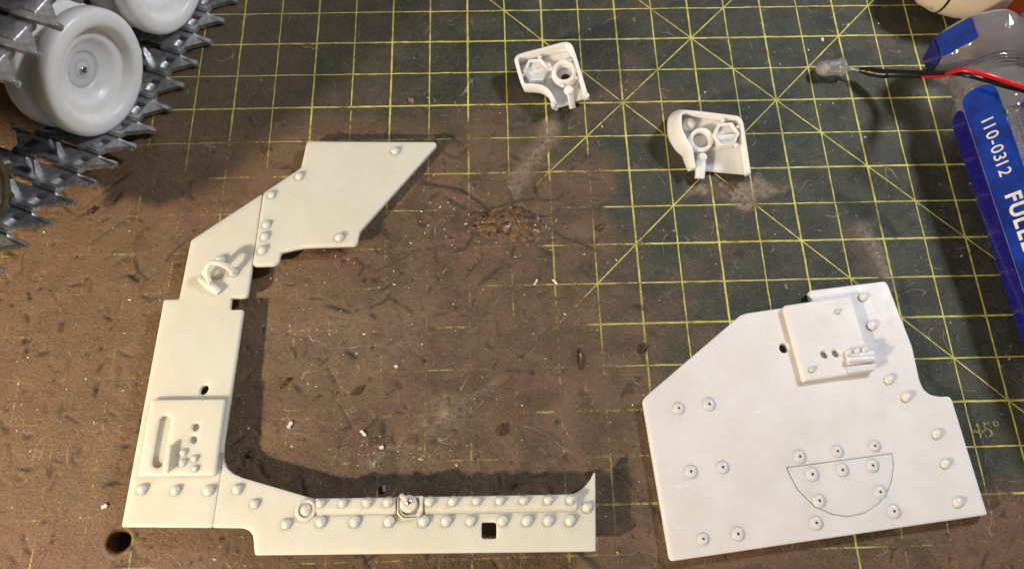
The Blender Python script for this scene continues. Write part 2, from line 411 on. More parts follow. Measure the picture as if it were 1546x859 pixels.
col = t.mix(t.math('MULTIPLY', sb.outputs[0], .6), col, (.23, .105, .075))
col = t.mix(t.math('MULTIPLY', t.step(n2, .52, .70), .4), col, (.20, .145, .10))
col = t.mix(t.math('MULTIPLY', t.step(n2, .48, .34), .45), col, (.05, .038, .026))
n4 = t.noise(17, 5, .8)
col = t.mix(t.math('MULTIPLY', t.step(n4, .54, .66), .45), col, (.22, .17, .12))
col = t.mix(t.math('MULTIPLY', t.step(n4, .46, .34), .7), col, (.035, .028, .02))
for sc_, wd_, cc_, am_ in ((.55, .0035, (.42, .36, .28), .55), (.8, .004, (.02, .016, .012), .6), (1.7, .006, (.36, .30, .22), .4), (2.4, .007, (.025, .02, .014), .5)):
    ln = t.noise(sc_, 1.5, .4, dist=.8)
    pt = t.step(t.noise(sc_*1.9+.2, 2), .50, .60)
    sg = t.math('MULTIPLY', t.step(t.math('ABSOLUTE', t.math('SUBTRACT', ln, .5)), wd_*.4, wd_, 1, 0), pt)
    col = t.mix(t.math('MULTIPLY', sg, am_), col, cc_)
vp = t.n('ShaderNodeTexVoronoi'); vp.inputs['Scale'].default_value = 9.; vp.inputs['Randomness'].default_value = 1.; t.put(vp.inputs['Vector'], o_)
pits = t.math('MULTIPLY', t.step(vp.outputs[0], .12, .20, 1, 0), t.step(t.noise(1.6, 3), .46, .60))
col = t.mix(t.math('MULTIPLY', pits, .65), col, (.03, .022, .014))
sm_ = t.step(t.noise(1.5, 5, .75, dist=.4), .55, .66)
col = t.mix(t.math('MULTIPLY', sm_, .28), col, (.035, .034, .026))
# grease freckles
vo = t.n('ShaderNodeTexVoronoi'); vo.inputs['Scale'].default_value = 5.5; t.put(vo.inputs['Vector'], o_)
fre = t.math('MULTIPLY', t.step(vo.outputs[0], .10, .16, 1, 0), t.step(t.noise(.8, 2), .48, .6))
col = t.mix(t.math('MULTIPLY', fre, .6), col, (.06, .045, .03))
inkc = t.mix(t.step(t.noise(3, 4), .35, .65), (.58, .50, .08), (.88, .84, .22))
col = t.mix(t.math('MULTIPLY', lines, t.step(bm_, .2, 1., .85, .48)), col, inkc)
col = t.mix(t.math('MULTIPLY', t.math('MULTIPLY', du_, t.step(t.noise(6, 6, .75), .35, .65)), 1.), col, (.42, .34, .26))
vo2 = t.n('ShaderNodeTexVoronoi'); vo2.inputs['Scale'].default_value = 3.2; t.put(vo2.inputs['Vector'], o_)
sp2 = t.math('MULTIPLY', t.step(vo2.outputs[0], .030, .055, 1, 0), t.step(t.noise(1.3, 2), .42, .58))
col = t.mix(t.math('MULTIPLY', sp2, .8), col, (.45, .40, .32))
col = t.mix(t.math('MULTIPLY', da_, .82), col, (.012, .013, .010))
b1 = t.bump(t.noise(9, 6, .76), .9, .05)
b1 = t.bump(t.math('ADD', pits, sm_), -.7, .02, b1)
b2 = t.bump(n3, .6, .012, b1)
t.set(Base_Color=col, Roughness=t.step(t.noise(3, 6, .7), .35, .65, .27, .62), Normal=b2, Specular_IOR_Level=.42)
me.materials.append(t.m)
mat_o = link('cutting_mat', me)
tag(mat_o, 'worn dark green self healing cutting mat with yellow grid lines, stained brown', 'cutting mat', kind='structure')
# bench below the mat (seen only down the burnt hole)
bm = box(90, 70, 1, T((-9, -4, -1.2))); tag(link('bench_top', mesh_from('bench_top', bm, M_HULL)), kind='structure')

# printed figures on the mat
def printed(txt, px, py, size, rot, mat, z=.012, name='printed_figure'):
    cu = bpy.data.curves.new('t', 'FONT'); cu.body = txt; cu.size = size; cu.align_x = 'CENTER'; cu.align_y = 'CENTER'; cu.resolution_u = 3
    ob = bpy.data.objects.new('t', cu); COL.objects.link(ob)
    dg = bpy.context.evaluated_depsgraph_get(); dg.update()
    mesh = bpy.data.meshes.new_from_object(ob.evaluated_get(dg)); bpy.data.objects.remove(ob)
    mesh.materials.clear(); mesh.materials.append(mat); mesh.name = name
    c_ = P(px, py, z); return link(name, mesh, None, c_, (0, 0, rot))
ti = NT('worn_yellow_ink')
holes_ = ti.step(ti.noise(9, 4, .7), .42, .52)
ti.set(Base_Color=(.34, .29, .07), Roughness=.6, Alpha=ti.math('MULTIPLY', holes_, .8)); M_INK = ti.m
for a in (('6', 464, 69, .62, math.radians(96), M_INK, .03), ('45°', 1490, 650, .62, math.radians(2), M_INK, .03)):
    o = printed(*a); o.parent = mat_o

# ------------------------------------------------------------------ left long hull panel
PA, PC = .30, -.0217
def Lp(x, y, up=0.): return P(x, y, PA+up, 0, PC)
def Lxy(pts, up=0.): return [tuple(Lp(x, y, up)[:2]) for x, y in pts]
tiltL = lambda x, y: PC*y
tiltq = Vector((0, -PC, 1)).normalized()
rotL = Vector((0, 0, 1)).rotation_difference(tiltq)
lp0 = Lp(300, 620); base = Vector((lp0.x, lp0.y, 0))
hullL = thing('hull_side_panel', 'long cream resin hull side panel shaped like an angular C, at left', 'model part', base)
holeA = circle2(Lp(307.5, 588), .145, 20, .115, math.radians(60))
up_out = [(397.5, 291), (454.6, 253), (456, 246), (463, 213.5), (657, 214.3), (659, 219), (542, 350), (538, 370), (462, 372.5), (446, 375), (423, 381), (420, 396), (413, 400), (381, 401)]
wpart('upper_panel', slab(rounded(Lxy(up_out, .03), .10, 4), [], PA+.03, .16, .035, tiltL), M_CREAM, hullL)
side_out = [(395.8, 292), (288, 362.5), (270, 451.5), (247, 452), (183, 795), (320.5, 796), (333.5, 712), (335.5, 690), (336.5, 672), (366.5, 470), (366, 467), (346.5, 467.5), (348.5, 449.5), (369, 448.5), (373, 446), (380, 401)]
wpart('side_panel', slab(rounded(Lxy(side_out), .07, 4), [holeA], PA, .17, .035, tiltL), M_CREAM, hullL)
low_out = [(321, 796), (360, 796.5), (370, 797.5), (377, 801), (382, 808), (384.5, 837.6), (899.7, 832), (898.8, 714), (897, 712), (892, 723), (883, 734), (874, 741), (864, 745.7), (640, 749.5), (474, 752.5), (365, 720.5), (350, 714), (341.5, 706), (337, 695), (335, 680), (334, 712)]
sq = rounded(Lxy([(727, 788), (749.5, 788), (749.5, 813), (727, 813)]), .07, 4)
wpart('lower_panel', slab(rounded(Lxy(low_out, .015), .05, 3), [sq], PA+.015, .17, .03, tiltL), M_CREAM, hullL)
# feet on the underside that hold it off the mat
def foot(px, py, sx, sy, a=0.):
    c_ = Lp(px, py); h = PA+PC*c_.y-.15
    return box(sx, sy, h-.02, T((c_.x, c_.y, h/2+.0)) @ Matrix.Rotation(a, 4, 'Z'))
for a in ((262, 610, .5, 3.6, -.14), (560, 812, 4.6, .25), (530, 270, 1.2, .6), (330, 410, .6, 1.0)):
    wpart('underside_rib', foot(*a), M_CREAM, hullL)
# raised equipment panel with slot, holes and a small latch
acc = rounded(Lxy([(228, 603), (340, 602), (324, 717), (208, 718)], .12), .06, 4)
def slotpoly(a, b, r, n=8):
    a, b = Vector(a), Vector(b); an = math.atan2((b-a).y, (b-a).x); o = []
    for k in range(n+1): t_ = an+math.pi/2+math.pi*k/n; o.append((a.x+r*math.cos(t_), a.y+r*math.sin(t_)))
    for k in range(n+1): t_ = an-math.pi/2+math.pi*k/n; o.append((b.x+r*math.cos(t_), b.y+r*math.sin(t_)))
    return o
h1 = slotpoly(Lp(248.5, 636, .12)[:2], Lp(237.5, 696, .12)[:2], .17)
accp = wpart('access_plate', slab(acc, [h1, circle2(Lp(295, 644.5, .12), .105, 16), circle2(Lp(292, 663.5, .12), .105, 16)], PA+.14, .20, .045, tiltL), M_CREAM, hullL)
bm = bmesh.new(); prof = [Lp(262, 672, .14), Lp(257, 672, .14), Lp(251, 716, .14), Lp(256, 716, .14)]
wd = [Lp(258, 671, .14), Lp(252, 716, .14)]
pts = [wd[0], wd[1]]; ax = (wd[1]-wd[0]); L = ax.length; ax.normalize(); sx_ = Vector((-ax.y, ax.x, 0)).normalized()
box(L*.92, .07, .2, basis(ax, sx_, Vector((0, 0, 1)), (wd[0]+wd[1])/2+Vector((0, 0, .09))), bm, .02)
wpart('latch_rib', bm, M_CREAM, hullL)
# rivets
riv = mesh_from('rivet', lathe([(.165, -.03), (.15, .0), (.12, .045), (.095, .085), (.065, .112), (.035, .125), (0, .128)], 18), M_CREAM, 60)
rivw = mesh_from('soft_rivet', lathe([(.16, -.03), (.14, .0), (.115, .06), (.085, .11), (.05, .14), (0, .148)], 18), M_CREAM, 60)
def rivet(parent, p, mesh, rot=None, s=1., name='rivet'):
    off = Vector((0, 0, 0)); q = parent
    while q: off += q.location; q = q.parent
    o = link(name, mesh, parent, p-off, rot); k_ = s*random.uniform(.94, 1.05); o.scale = (k_, k_*random.uniform(.96, 1.04), s*random.uniform(.82, 1.1)); return o
rxy = [(597, 229), (452, 266.5), (410, 294.5), (402.4, 339.5), (400, 357), (396, 378), (512.6, 359)]
for x, y in rxy: rivet(hullL, Lp(x, y, .03), riv, rotL)
for x, y in [(215, 738), (265, 739.5), (315, 740), (359, 738), (385, 760), (432.5, 790.5)]: rivet(hullL, Lp(x, y, .01), riv, rotL)
for x in (485, 536, 588, 640, 674, 711, 759, 796, 828, 861): rivet(hullL, Lp(x, 787.5-.006*(x-485), .015), riv, rotL, 1.02)
for x, y in [(277, 683), (276, 698), (294, 692), (295, 707)]: rivet(hullL, Lp(x, y, .14), riv, rotL, .72)
# raised riveted rails along the lower bar
def rail(x0, x1, ya, yb):
    bm = bmesh.new(); a, b, c_, d_ = Lp(x0, ya, .14), Lp(x1, yb, .14), Lp(x1, yb+19, .14), Lp(x0, ya+19, .14)
    e, f = Lp(x1, yb+27, .0), Lp(x0, ya+27, .0)
    top = [bm.verts.new(v) for v in (a, b, c_, d_)]; low = [bm.verts.new(v) for v in (e, f)]
    bot = [bm.verts.new(v-Vector((0, 0, .2))) for v in (a, b)]; lb = [bm.verts.new(v-Vector((0, 0, .06))) for v in (e, f)]
    bm.faces.new(top); bm.faces.new((top[3], top[2], low[0], low[1])); bm.faces.new((bot[0], bot[1], top[1], top[0]))
    bm.faces.new((top[1], bot[1], lb[0], low[0], top[2])); bm.faces.new((top[0], top[3], low[1], lb[1], bot[0])); bm.faces.new((bot[0], lb[1], lb[0], bot[1]))
    bm.faces.new((low[1], low[0], lb[0], lb[1]))
    bmesh.ops.recalc_face_normals(bm, faces=bm.faces)
    bmesh.ops.bevel(bm, geom=bm.edges[:], offset=.018, segments=2, affect='EDGES')
    return bm
r1 = wpart('rail', rail(477, 597, 752, 750.5), M_CREAM, hullL)
r2 = wpart('rail', rail(641, 871, 750, 745.8), M_CREAM, hullL)
for x in (484, 518, 555, 586, 649, 684, 720, 755, 791, 828, 862): rivet(hullL, Lp(x, 759.5-.015*(x-484), .14), rivw, rotL, .95)
rivet(hullL, Lp(887, 765.5, .015), riv, rotL, 1.)
ringm = mesh_from('ring_boss', lathe([(.26, -.03), (.26, .07), (.245, .085), (.20, .085), (.185, .07), (.185, .02), (.15, .02), (.13, .06), (.07, .10), (0, .11)], 28), M_CREAM, 40)
rivet(hullL, Lp(462, 770, .015), ringm, rotL, 1., 'ring_boss')
# little bearing block with a screw in the middle of the rail
bk = slab(rounded(Lxy([(600, 749), (639, 748), (639, 771), (631, 783), (608, 784), (600, 775)], .10), .04, 3), [rounded(Lxy([(605, 752), (633, 752), (633, 769), (627, 777), (611, 778), (605, 771)], .10), .05, 3)], PA+.15, .2, .03, tiltL)
blk = wpart('bearing_block', bk, M_CREAM, hullL)
discm = mesh_from('bearing_disc', lathe([(.22, -.05), (.23, .16), (.21, .20), (.17, .215), (.06, .19), (0, .19)], 24), M_CREAM, 50)
rivet(hullL, Lp(617.5, 761, .03), discm, rotL, 1., 'bearing_disc')
scm = mesh_from('screw', lathe([(.075, 0), (.075, .03), (.05, .05), (0.02, .02), (0, .03)], 12), M_STEEL, 30)
rivet(hullL, Lp(617, 757, .24), scm, rotL, 1., 'screw')
bm = tube([Lp(606, 748, .1), Lp(611, 752, .26), Lp(615, 756, .24)], [.07, .06, .04], 8); wpart('bearing_tab', bm, M_CREAM, hullL)
# hooked lifting bracket on the side panel
br = link('lifting_bracket', None, hullL, Lp(330, 420)-base)
bm = tube([Lp(302, 420, .05), Lp(316, 431, .08), Lp(331, 441.5, .05)], [.10, .12, .11], 10); wpart('foot_bar', bm, M_CREAM, br)
bm = tube(spline([Lp(320, 434, .06), Lp(314, 420, .22), Lp(312, 407, .40), Lp(319, 397, .50), Lp(332, 398, .48), Lp(345, 404, .30), Lp(352, 411, .06)], 5), .085, 12); wpart('hook_arm', bm, M_CREAM, br)
bm = tube(spline([Lp(312, 421, .03), Lp(309, 412, .2), Lp(313, 404, .35)], 4), .075, 10); wpart('hook_brace', bm, M_CREAM, br)
for x, y, s in ((333, 393, 1.1), (353, 411, 1.05)): rivet(br, Lp(x, y, .02), riv, rotL, s, 'knob')

# ------------------------------------------------------------------ right rear plate
RH = .27
def Rxy(pts, z=RH): return [tuple(P(x, y, z)[:2]) for x, y in pts]
rp = P(1230, 660); baseR = Vector((rp.x, rp.y, 0))
hullR = thing('hull_rear_plate', 'wide pale resin plate with D-shaped hatch, pinholed rivets and a notched right edge', 'model part', baseR)
out = [(1222, 438.5), (1336, 424.3), (1341, 430), (1377.6, 523), (1389, 575), (1395, 588), (1405, 595.5), (1419, 598.5), (1433.7, 598), (1438, 604), (1491.5, 776.8), (1016, 846.5), (1012, 842), (971.3, 604), (974, 599), (1118, 475.5), (1128, 472.5), (1226, 458)]
Dp = [(1188, 705), (1348, 684), (1350.4, 701.5), (1346.5, 729), (1338, 747), (1327, 761), (1307, 774), (1283, 780), (1258.7, 777), (1231, 765), (1204.7, 739), (1194, 719)]
hD = Rxy(Dp); hin = inset(hD if area2(hD) > 0 else hD[::-1], .017)
thr = circle2(P(1183.8, 525, RH), .15, 20, .13, 1.2)
wpart('base_plate', slab(rounded(Rxy(out), .06, 3), [hD, thr], RH, .25, .035), M_GREY, hullR)
wpart('hatch_seat', slab(inset(hD if area2(hD) > 0 else hD[::-1], -.05), [], RH-.05, .15, .01), M_GREY, hullR)
wpart('hatch', slab(hin, [], RH-.006, .2, .022), M_GREY, hullR)
hp = Rxy([(1183, 461), (1285, 445.8), (1321, 559.5), (1214, 575)], RH+.2)
hinge = wpart('hinge_plate', slab(rounded(hp, .08, 4), [circle2(P(1245.4, 535, RH+.2), .105, 16), circle2(P(1262.4, 533, RH+.2), .105, 16)], RH+.2, .22, .05), M_GREY, hullR)
a, b = P(1279, 544, RH+.28), P(1319, 541, RH+.28)
bm = tube([a, b], .10, 14); wpart('hinge_pin', bm, M_GREY, hullR)
ax = (P(1318, 527, RH+.25)-P(1276, 532, RH+.25)); L = ax.length; ax.normalize(); sy_ = Vector((-ax.y, ax.x, 0))
wpart('hinge_leaf', box(L, .33, .16, basis(ax, sy_, Vector((0, 0, 1)), P(1299, 541, RH+.22)), None, .04), M_GREY, hullR)
wpart('hinge_step', box(L, .2, .1, basis(ax, sy_, Vector((0, 0, 1)), P(1300, 556, RH+.19)), None, .03), M_GREY, hullR)
rg = mesh_from('rivet_pale', lathe([(.15, -.03), (.14, .0), (.12, .06), (.09, .095), (.05, .115), (0, .12)], 18), M_PEG, 60)
for x, y in [(1302.5, 449), (1315.7, 491.5), (1342, 573), (1367.6, 599), (1414, 655), (1426.7, 700), (1446, 758)]: rivet(hullR, P(x, y, RH), rg, None, 1.05)
rg2 = mesh_from('knuckle', lathe([(.10, -.05), (.10, .03), (.07, .07), (0, .09)], 14), M_GREY, 60)
for x, y in [(1281, 532), (1294, 530), (1306, 528)]: rivet(hullR, P(x, y, RH+.28), rg2, None, .9, 'hinge_knuckle')
for x, y in [(1264, 471), (1224.5, 558.5)]: rivet(hullR, P(x, y, RH+.18), rivw, None, .7)
pin = mesh_from('pinholed_rivet', lathe([(.19, -.03), (.18, .0), (.13, .022), (.085, .045), (.05, .048), (.032, .03), (.028, -.02)], 20, close=False), M_GREY, 60)
pinh = mesh_from('pinhole', lathe([(.031, 0), (0, .0)], 10, close=False), M_HOLE, 60)  # dark disc painted as the shade down the pinhole
for x, y in [(1024.8, 616), (1070.8, 610), (1043.5, 711.5), (1091.6, 705), (1062, 813), (1114.6, 805.5), (1207.5, 689), (1264.7, 681), (1320.7, 673),
             (1226.5, 715.6), (1272, 709), (1317.6, 702.6), (1329, 742.5), (1237, 755.5), (1232.6, 789), (1350, 771.5)]:
    r_ = rivet(hullR, P(x, y, RH), pin, None, 1.); h_ = link('pinhole', pinh, r_, (0, 0, .034))

# ------------------------------------------------------------------ small resin trays
def plane3(a, b, c_):
    """plane z=A+Bx+Cy through three (px,py,z) sightings"""
    q = [P(x, y, z) for x, y, z in (a, b, c_)]
    M = np.array([[1, p.x, p.y] for p in q]); return np.linalg.solve(M, np.array([p.z for p in q]))
def tray(name, label, rim_px, open_from, plane, depth, draft, mat, group=None):
    A_, B_, C_ = plane; nrm = Vector((-B_, -C_, 1)).normalized()
    rim = [P(x, y, A_, B_, C_) for x, y in rim_px]
    c_ = sum(rim, Vector())/len(rim); base = Vector((c_.x, c_.y, 0))
    th = thing(name, label, 'model part', base, group)
    return th, rim, nrm, c_
def wall(rim, nrm, thick, depths, drafts, cen):
    """wall following an open rim line; outer skin flares by draft towards the foot"""
    bm = bmesh.new(); n = len(rim); rows = []
    for i, p in enumerate(rim):
        d = (rim[min(i+1, n-1)]-rim[max(i-1, 0)]).normalized(); inn = nrm.cross(d).normalized()
        if (cen-p).dot(inn) < 0: inn = -inn
        dp = depths[i]; o = -inn*drafts[i]
        r = [p-nrm*dp+o, p-nrm*.05-inn*.0, p-nrm*.015+inn*.03, p+inn*.05, p+inn*(thick-.03), p+inn*thick-nrm*.03, p+inn*thick-nrm*dp+o*.5]
        rows.append([bm.verts.new(v) for v in r])
    for a, b in zip(rows[:-1], rows[1:]):
        for k in range(len(a)): bm.faces.new((a[k], a[(k+1) % len(a)], b[(k+1) % len(a)], b[k]))
    bm.faces.new(rows[0]); bm.faces.new(rows[-1]); return bm
def smooth_line(pts, n=5):
    q = spline([Vector((x, y, 0)) for x, y in pts], n); return [(v.x, v.y) for v in q]
def ring_at(pl, px, py, nrm, ro, ri, h, up=0., n=28, mat=None, floor=False):
    p = P(px, py, *pl) + nrm*up
    q = Vector((0, 0, 1)).rotation_difference(nrm).to_matrix().to_4x4(); q.translation = p
    pr = [(ro, -h), (ro, -.03), (ro-.03, 0), (ri+.02, 0), (ri, -.03), (ri, -h)]
    bm = lathe(pr, n, close=False, mat4=q); return bm, q

# tray one (upper left of the pair)
pl1 = plane3((787, 128, .62), (862, 66, 1.12), (886, 140, .80))
rim1 = [(836, 159), (832, 151), (826, 140), (816, 133), (803, 131), (792, 130.5), (786, 125), (777.5, 96), (776.5, 89), (779, 84), (786, 80), (812, 73), (848, 63.5), (858, 63.5), (864, 68), (868, 78), (878, 110), (887, 140)]
th1, rim, nrm, cen = tray('resin_tray', 'small white resin tray with black-bored round socket, the upper one left of the grid star', rim1, None, pl1, .5, .1, M_WHITE)
rl = [P(x, y, *pl1) for x, y in smooth_line(rim1, 4)]; n = len(rl)
cen = sum(rl, Vector())/n
dep = [.60 if i < n*.45 else .62 for i in range(n)]
wpart('rim_wall', wall(rl, nrm, .115, dep, [-.03]*n, cen), M_WHITE, th1, 50)
fl = [p-nrm*.47+(cen-p).normalized()*.05 for p in rl]
bm = bmesh.new(); tp = [bm.verts.new(p) for p in fl]; bt = [bm.verts.new(p-nrm*.12) for p in fl]
ctr = bm.verts.new(cen-nrm*.47); cb = bm.verts.new(cen-nrm*.59)
for i in range(n): j = (i+1) % n; bm.faces.new((tp[i], tp[j], ctr)); bm.faces.new((bt[j], bt[i], cb)); bm.faces.new((tp[i], bt[i], bt[j], tp[j]))
wpart('floor_plate', bm, M_WHITE, th1)
fpl1 = (pl1[0]-.47*math.sqrt(1+pl1[1]**2+pl1[2]**2), pl1[1], pl1[2])
def onfloor(pl, px, py, h):
    k = h*math.sqrt(1+pl[1]**2+pl[2]**2); return P(px, py, pl[0]+k, pl[1], pl[2])
def frame_at(p, nrm): q = Vector((0, 0, 1)).rotation_difference(nrm).to_matrix().to_4x4(); q.translation = p; return q
def socket(th, pl, nrm, px, py, ro, ri, h, name, nubs=(), dish=None, mat=None):
    p = onfloor(pl, px, py, h); q = frame_at(p, nrm)
    s = wpart(name, lathe([(ro+.02, -h-.02), (ro, -.04), (ro-.025, 0), (ri+.02, 0), (ri, -.03), (ri, -h)], 6 if dish is not None else 30, close=False, mat4=q), mat or M_WHITE, th, 25)
    for a in nubs:
        bm = box(.12, .10, .16, q @ Matrix.Rotation(a, 4, 'Z') @ T((ro+.03, 0, -.08)), None, .03); wpart('nub', bm, mat or M_WHITE, s)
    if dish is not None:      # half-round shutter inside the socket
        pts = [(ri*1.02*math.cos(t_), ri*1.02*math.sin(t_)) for t_ in [dish+math.pi*k/12 for k in range(13)]]
        bm = slab(pts, [], -.03, .14, .02); bmesh.ops.transform(bm, matrix=q, verts=bm.verts); wpart('shutter', bm, mat or M_WHITE, s)
        bm = lathe([(ri, -.16), (0, -.16)], 24, close=False, mat4=q); wpart('socket_floor', bm, mat or M_WHITE, s)
        bm = box(ri*1.0, .05, .05, q @ Matrix.Rotation(dish, 4, 'Z') @ T((0, ri*.45, -.01)), None, .015); wpart('slit_bar', bm, mat or M_WHITE, s)
    return s, q
socket(th1, fpl1, nrm, 808.5, 105, .42, .33, .26, 'shuttered_socket', (math.radians(70), math.radians(15), math.radians(200)), math.radians(192))
s, q = socket(th1, fpl1, nrm, 851.5, 108, .40, .27, .40, 'open_socket', (math.radians(160), math.radians(60), math.radians(-30), math.radians(-100)))
wpart('bore', lathe([(.16, -.385), (0, -.385)], 20, close=False, mat4=q @ T((.03, -.09, 0))), M_HOLE, s)  # dark disc for the shade at the bottom of the bore
kp = onfloor(fpl1, 859, 137, .2); pe = P(864.5, 164, .12)
wpart('knob', lathe([(0, -.1), (.13, -.08), (.17, 0), (.13, .08), (0, .1)], 14, mat4=frame_at(kp, nrm)), M_WHITE, th1, 60)
def peg(th, a, b, wd=.19):
    d = (b-a); L = d.length; d.normalize(); s_ = d.cross(Vector((0, 0, 1))).normalized(); u = s_.cross(d)
    return wpart('peg', box(wd, L, wd*.9, basis(s_, d, u, (a+b)/2), None, .02), M_WHITE, th)
peg(th1, kp, pe)
for x, y in ((835, 158), (886, 144)): wpart('foot_nub', lathe([(.0, -.28), (.07, -.26), (.08, 0), (0, .02)], 12, mat4=frame_at(P(x, y, *pl1), nrm)), M_WHITE, th1, 60)

# tray two (lower right of the pair)
pl2 = plane3((1030, 168, 1.10), (1118, 180, 1.15), (1134, 261, .62))
rim2 = [(1046, 254), (1043, 238), (1041, 226), (1033, 212), (1026, 196), (1024.5, 180), (1026, 171), (1033, 166.5), (1046, 166.5), (1105, 173.5), (1116, 176), (1121.5, 182), (1124, 192), (1129, 225), (1134.5, 261)]
th2, rim, nrm2, cen2 = tray('resin_tray', 'small white resin tray with tall sloped left wall, the lower one above the tan smear', rim2, None, pl2, .6, .1, M_WHITE)
sl = smooth_line(rim2, 4); rl = [P(x, y, *pl2) for x, y in sl]; n = len(rl); cen2 = sum(rl, Vector())/n
dep = []; dr = []
for i, (x, y) in enumerate(sl):
    left = max(0, min(1, (1050-x)/15)) if y < 262 else 0
    dep.append(.55+.35*left); dr.append(.02+.22*left)
wl = wall(rl, nrm2, .105, dep, dr, cen2); wpart('rim_wall', wl, M_WHITE, th2, 50)
fl = [p-nrm2*.5+(cen2-p).normalized()*.04 for p in rl]
bm = bmesh.new(); tp = [bm.verts.new(p) for p in fl]; bt = [bm.verts.new(p-nrm2*.12) for p in fl]
ctr = bm.verts.new(cen2-nrm2*.5); cb = bm.verts.new(cen2-nrm2*.62)
for i in range(n): j = (i+1) % n; bm.faces.new((tp[i], tp[j], ctr)); bm.faces.new((bt[j], bt[i], cb)); bm.faces.new((tp[i], bt[i], bt[j], tp[j]))
wpart('floor_plate', bm, M_WHITE, th2)
fpl2 = (pl2[0]-.5*math.sqrt(1+pl2[1]**2+pl2[2]**2), pl2[1], pl2[2])
s, q = socket(th2, fpl2, nrm2, 1059, 211, .38, .25, .34, 'open_socket', ())
wpart('bore', lathe([(.22, -.32), (0, -.32)], 20, close=False, mat4=q), M_WHITE, s)
socket(th2, fpl2, nrm2, 1096.5, 203, .42, .31, .46, 'hooded_socket', (math.radians(100), math.radians(30), math.radians(-50)), math.radians(183))
wpart('ball_boss', lathe([(0, -.24), (.19, -.2), (.21, 0), (.16, .12), (.08, .17), (0, .18)], 18, mat4=frame_at(onfloor(fpl2, 1040, 188, .12), nrm2)), M_WHITE, th2, 60)
kp = onfloor(fpl2, 1060, 238, .22)
wpart('knob', lathe([(0, -.1), (.13, -.08), (.16, 0), (.13, .08), (0, .1)], 14, mat4=frame_at(kp, nrm2)), M_WHITE, th2, 60)
peg(th2, onfloor(fpl2, 1058, 243, .2), P(1056, 270, .14), .27)

# ------------------------------------------------------------------ model tank running gear (upper left)
NV = Vector((.930, -.367, 0)).normalized(); DV = Vector((.367, .930, 0)).normalized(); ZV = Vector((0, 0, 1))
def K(s, t_, z): return NV*s+DV*t_+ZV*z
tb = K(-20.15, -8, 0)
tank = thing('model_tank', 'model tank running gear with white road wheels in a grey metal track', 'model tank', tb)
# track link, local x outward, y along the run, z towards the wheels
lo = [(-1.12, -.46), (-.35, -.46), (-.35, -.34), (.35, -.34), (.35, -.46), (1.10, -.46), (1.14, -.16), (1.60, .27), (1.71, .30), (1.73, .46), (1.10, .50), (.45, .50), (.45, .42), (-.45, .42), (-.45, .50), (-1.10, .50), (-1.73, .46), (-1.71, .30), (-1.60, .27), (-1.14, -.16)]
sh = [[(x, -.20), (x+.30, -.20), (x+.30, .24), (x, .24)] for x in (.70, -1.0)]
bm = slab(lo, sh, .07, .15, .025)
for sgn in (1, -1):
    tube([(sgn*1.2, .38, .03), (sgn*1.6, .38, .04), (sgn*1.80, .38, .04)], [.05, .10, .095], 10, bm)
    tube([(sgn*1.79, .38, .04), (sgn*1.83, .38, .04)], [.05, .04], 8, bm)
    box(.62, .05, .16, T((sgn*1.37, .06, .02)) @ Matrix.Rotation(sgn*.75, 4, 'Z'), bm, .015)
    box(.36, .50, .03, T((sgn*.85, .02, -.09)), bm)
    box(.5, .10, .10, T((sgn*.85, -.36, .06)), bm, .03)
linkm = mesh_from('track_link', bm, M_METAL, 40)
hb = bmesh.new()
for sg in (-1, 1):
    pr = [(-.10, 0), (.16, 0), (.10, .36), (.04, .44), (-.03, .42), (-.08, .30)]
    va = [hb.verts.new((sg*.14-.035, y, z+.05)) for y, z in pr]; vb = [hb.verts.new((sg*.14+.035, y, z+.05)) for y, z in pr]
    hb.faces.new(va); hb.faces.new(vb)
    for i in range(6): hb.faces.new((va[i], va[(i+1) % 6], vb[(i+1) % 6], vb[i]))
bmesh.ops.recalc_face_normals(hb, faces=hb.faces); bmesh.ops.bevel(hb, geom=hb.edges[:], offset=.012, segments=2, affect='EDGES')
hornm = mesh_from('guide_horn', hb, M_METAL, 40)
path = [(3.0, .12), (-8.05, .12), (-14.0, 2.42)]
cx, cz, R_ = -13.55, 3.93, 1.62
for k in range(1, 13): a_ = math.radians(250-k*13); path.append((cx+R_*math.cos(a_)*1., cz+R_*math.sin(a_)))
path += [(-12.9, 5.58), (-9, 5.42), (3, 5.42)]
pl_ = 0.93; pos = []; carry = 0.
acc_ = .45
segs = list(zip(path[:-1], path[1:])); 
for (t0, z0), (t1, z1) in segs:
    L = math.hypot(t1-t0, z1-z0)
    while acc_ <= L:
        f_ = acc_/L; pos.append((t0+(t1-t0)*f_, z0+(z1-z0)*f_, math.atan2(z1-z0, t1-t0))); acc_ += pl_
    acc_ -= L
first = True
for t_, z_, an in pos:
    fw = -(DV*math.cos(an)+ZV*math.sin(an)); nz = NV.cross(fw)   # local y = back along the run
    mm = basis(NV, fw, nz, K(-20.15, t_, z_)-tb) @ Matrix.Rotation(-.10, 4, 'X')
    o = bpy.data.objects.new('track_link', linkm); COL.objects.link(o); o.parent = tank; o.matrix_local = mm
    h = bpy.data.objects.new('guide_horn', hornm); COL.objects.link(h); h.parent = o
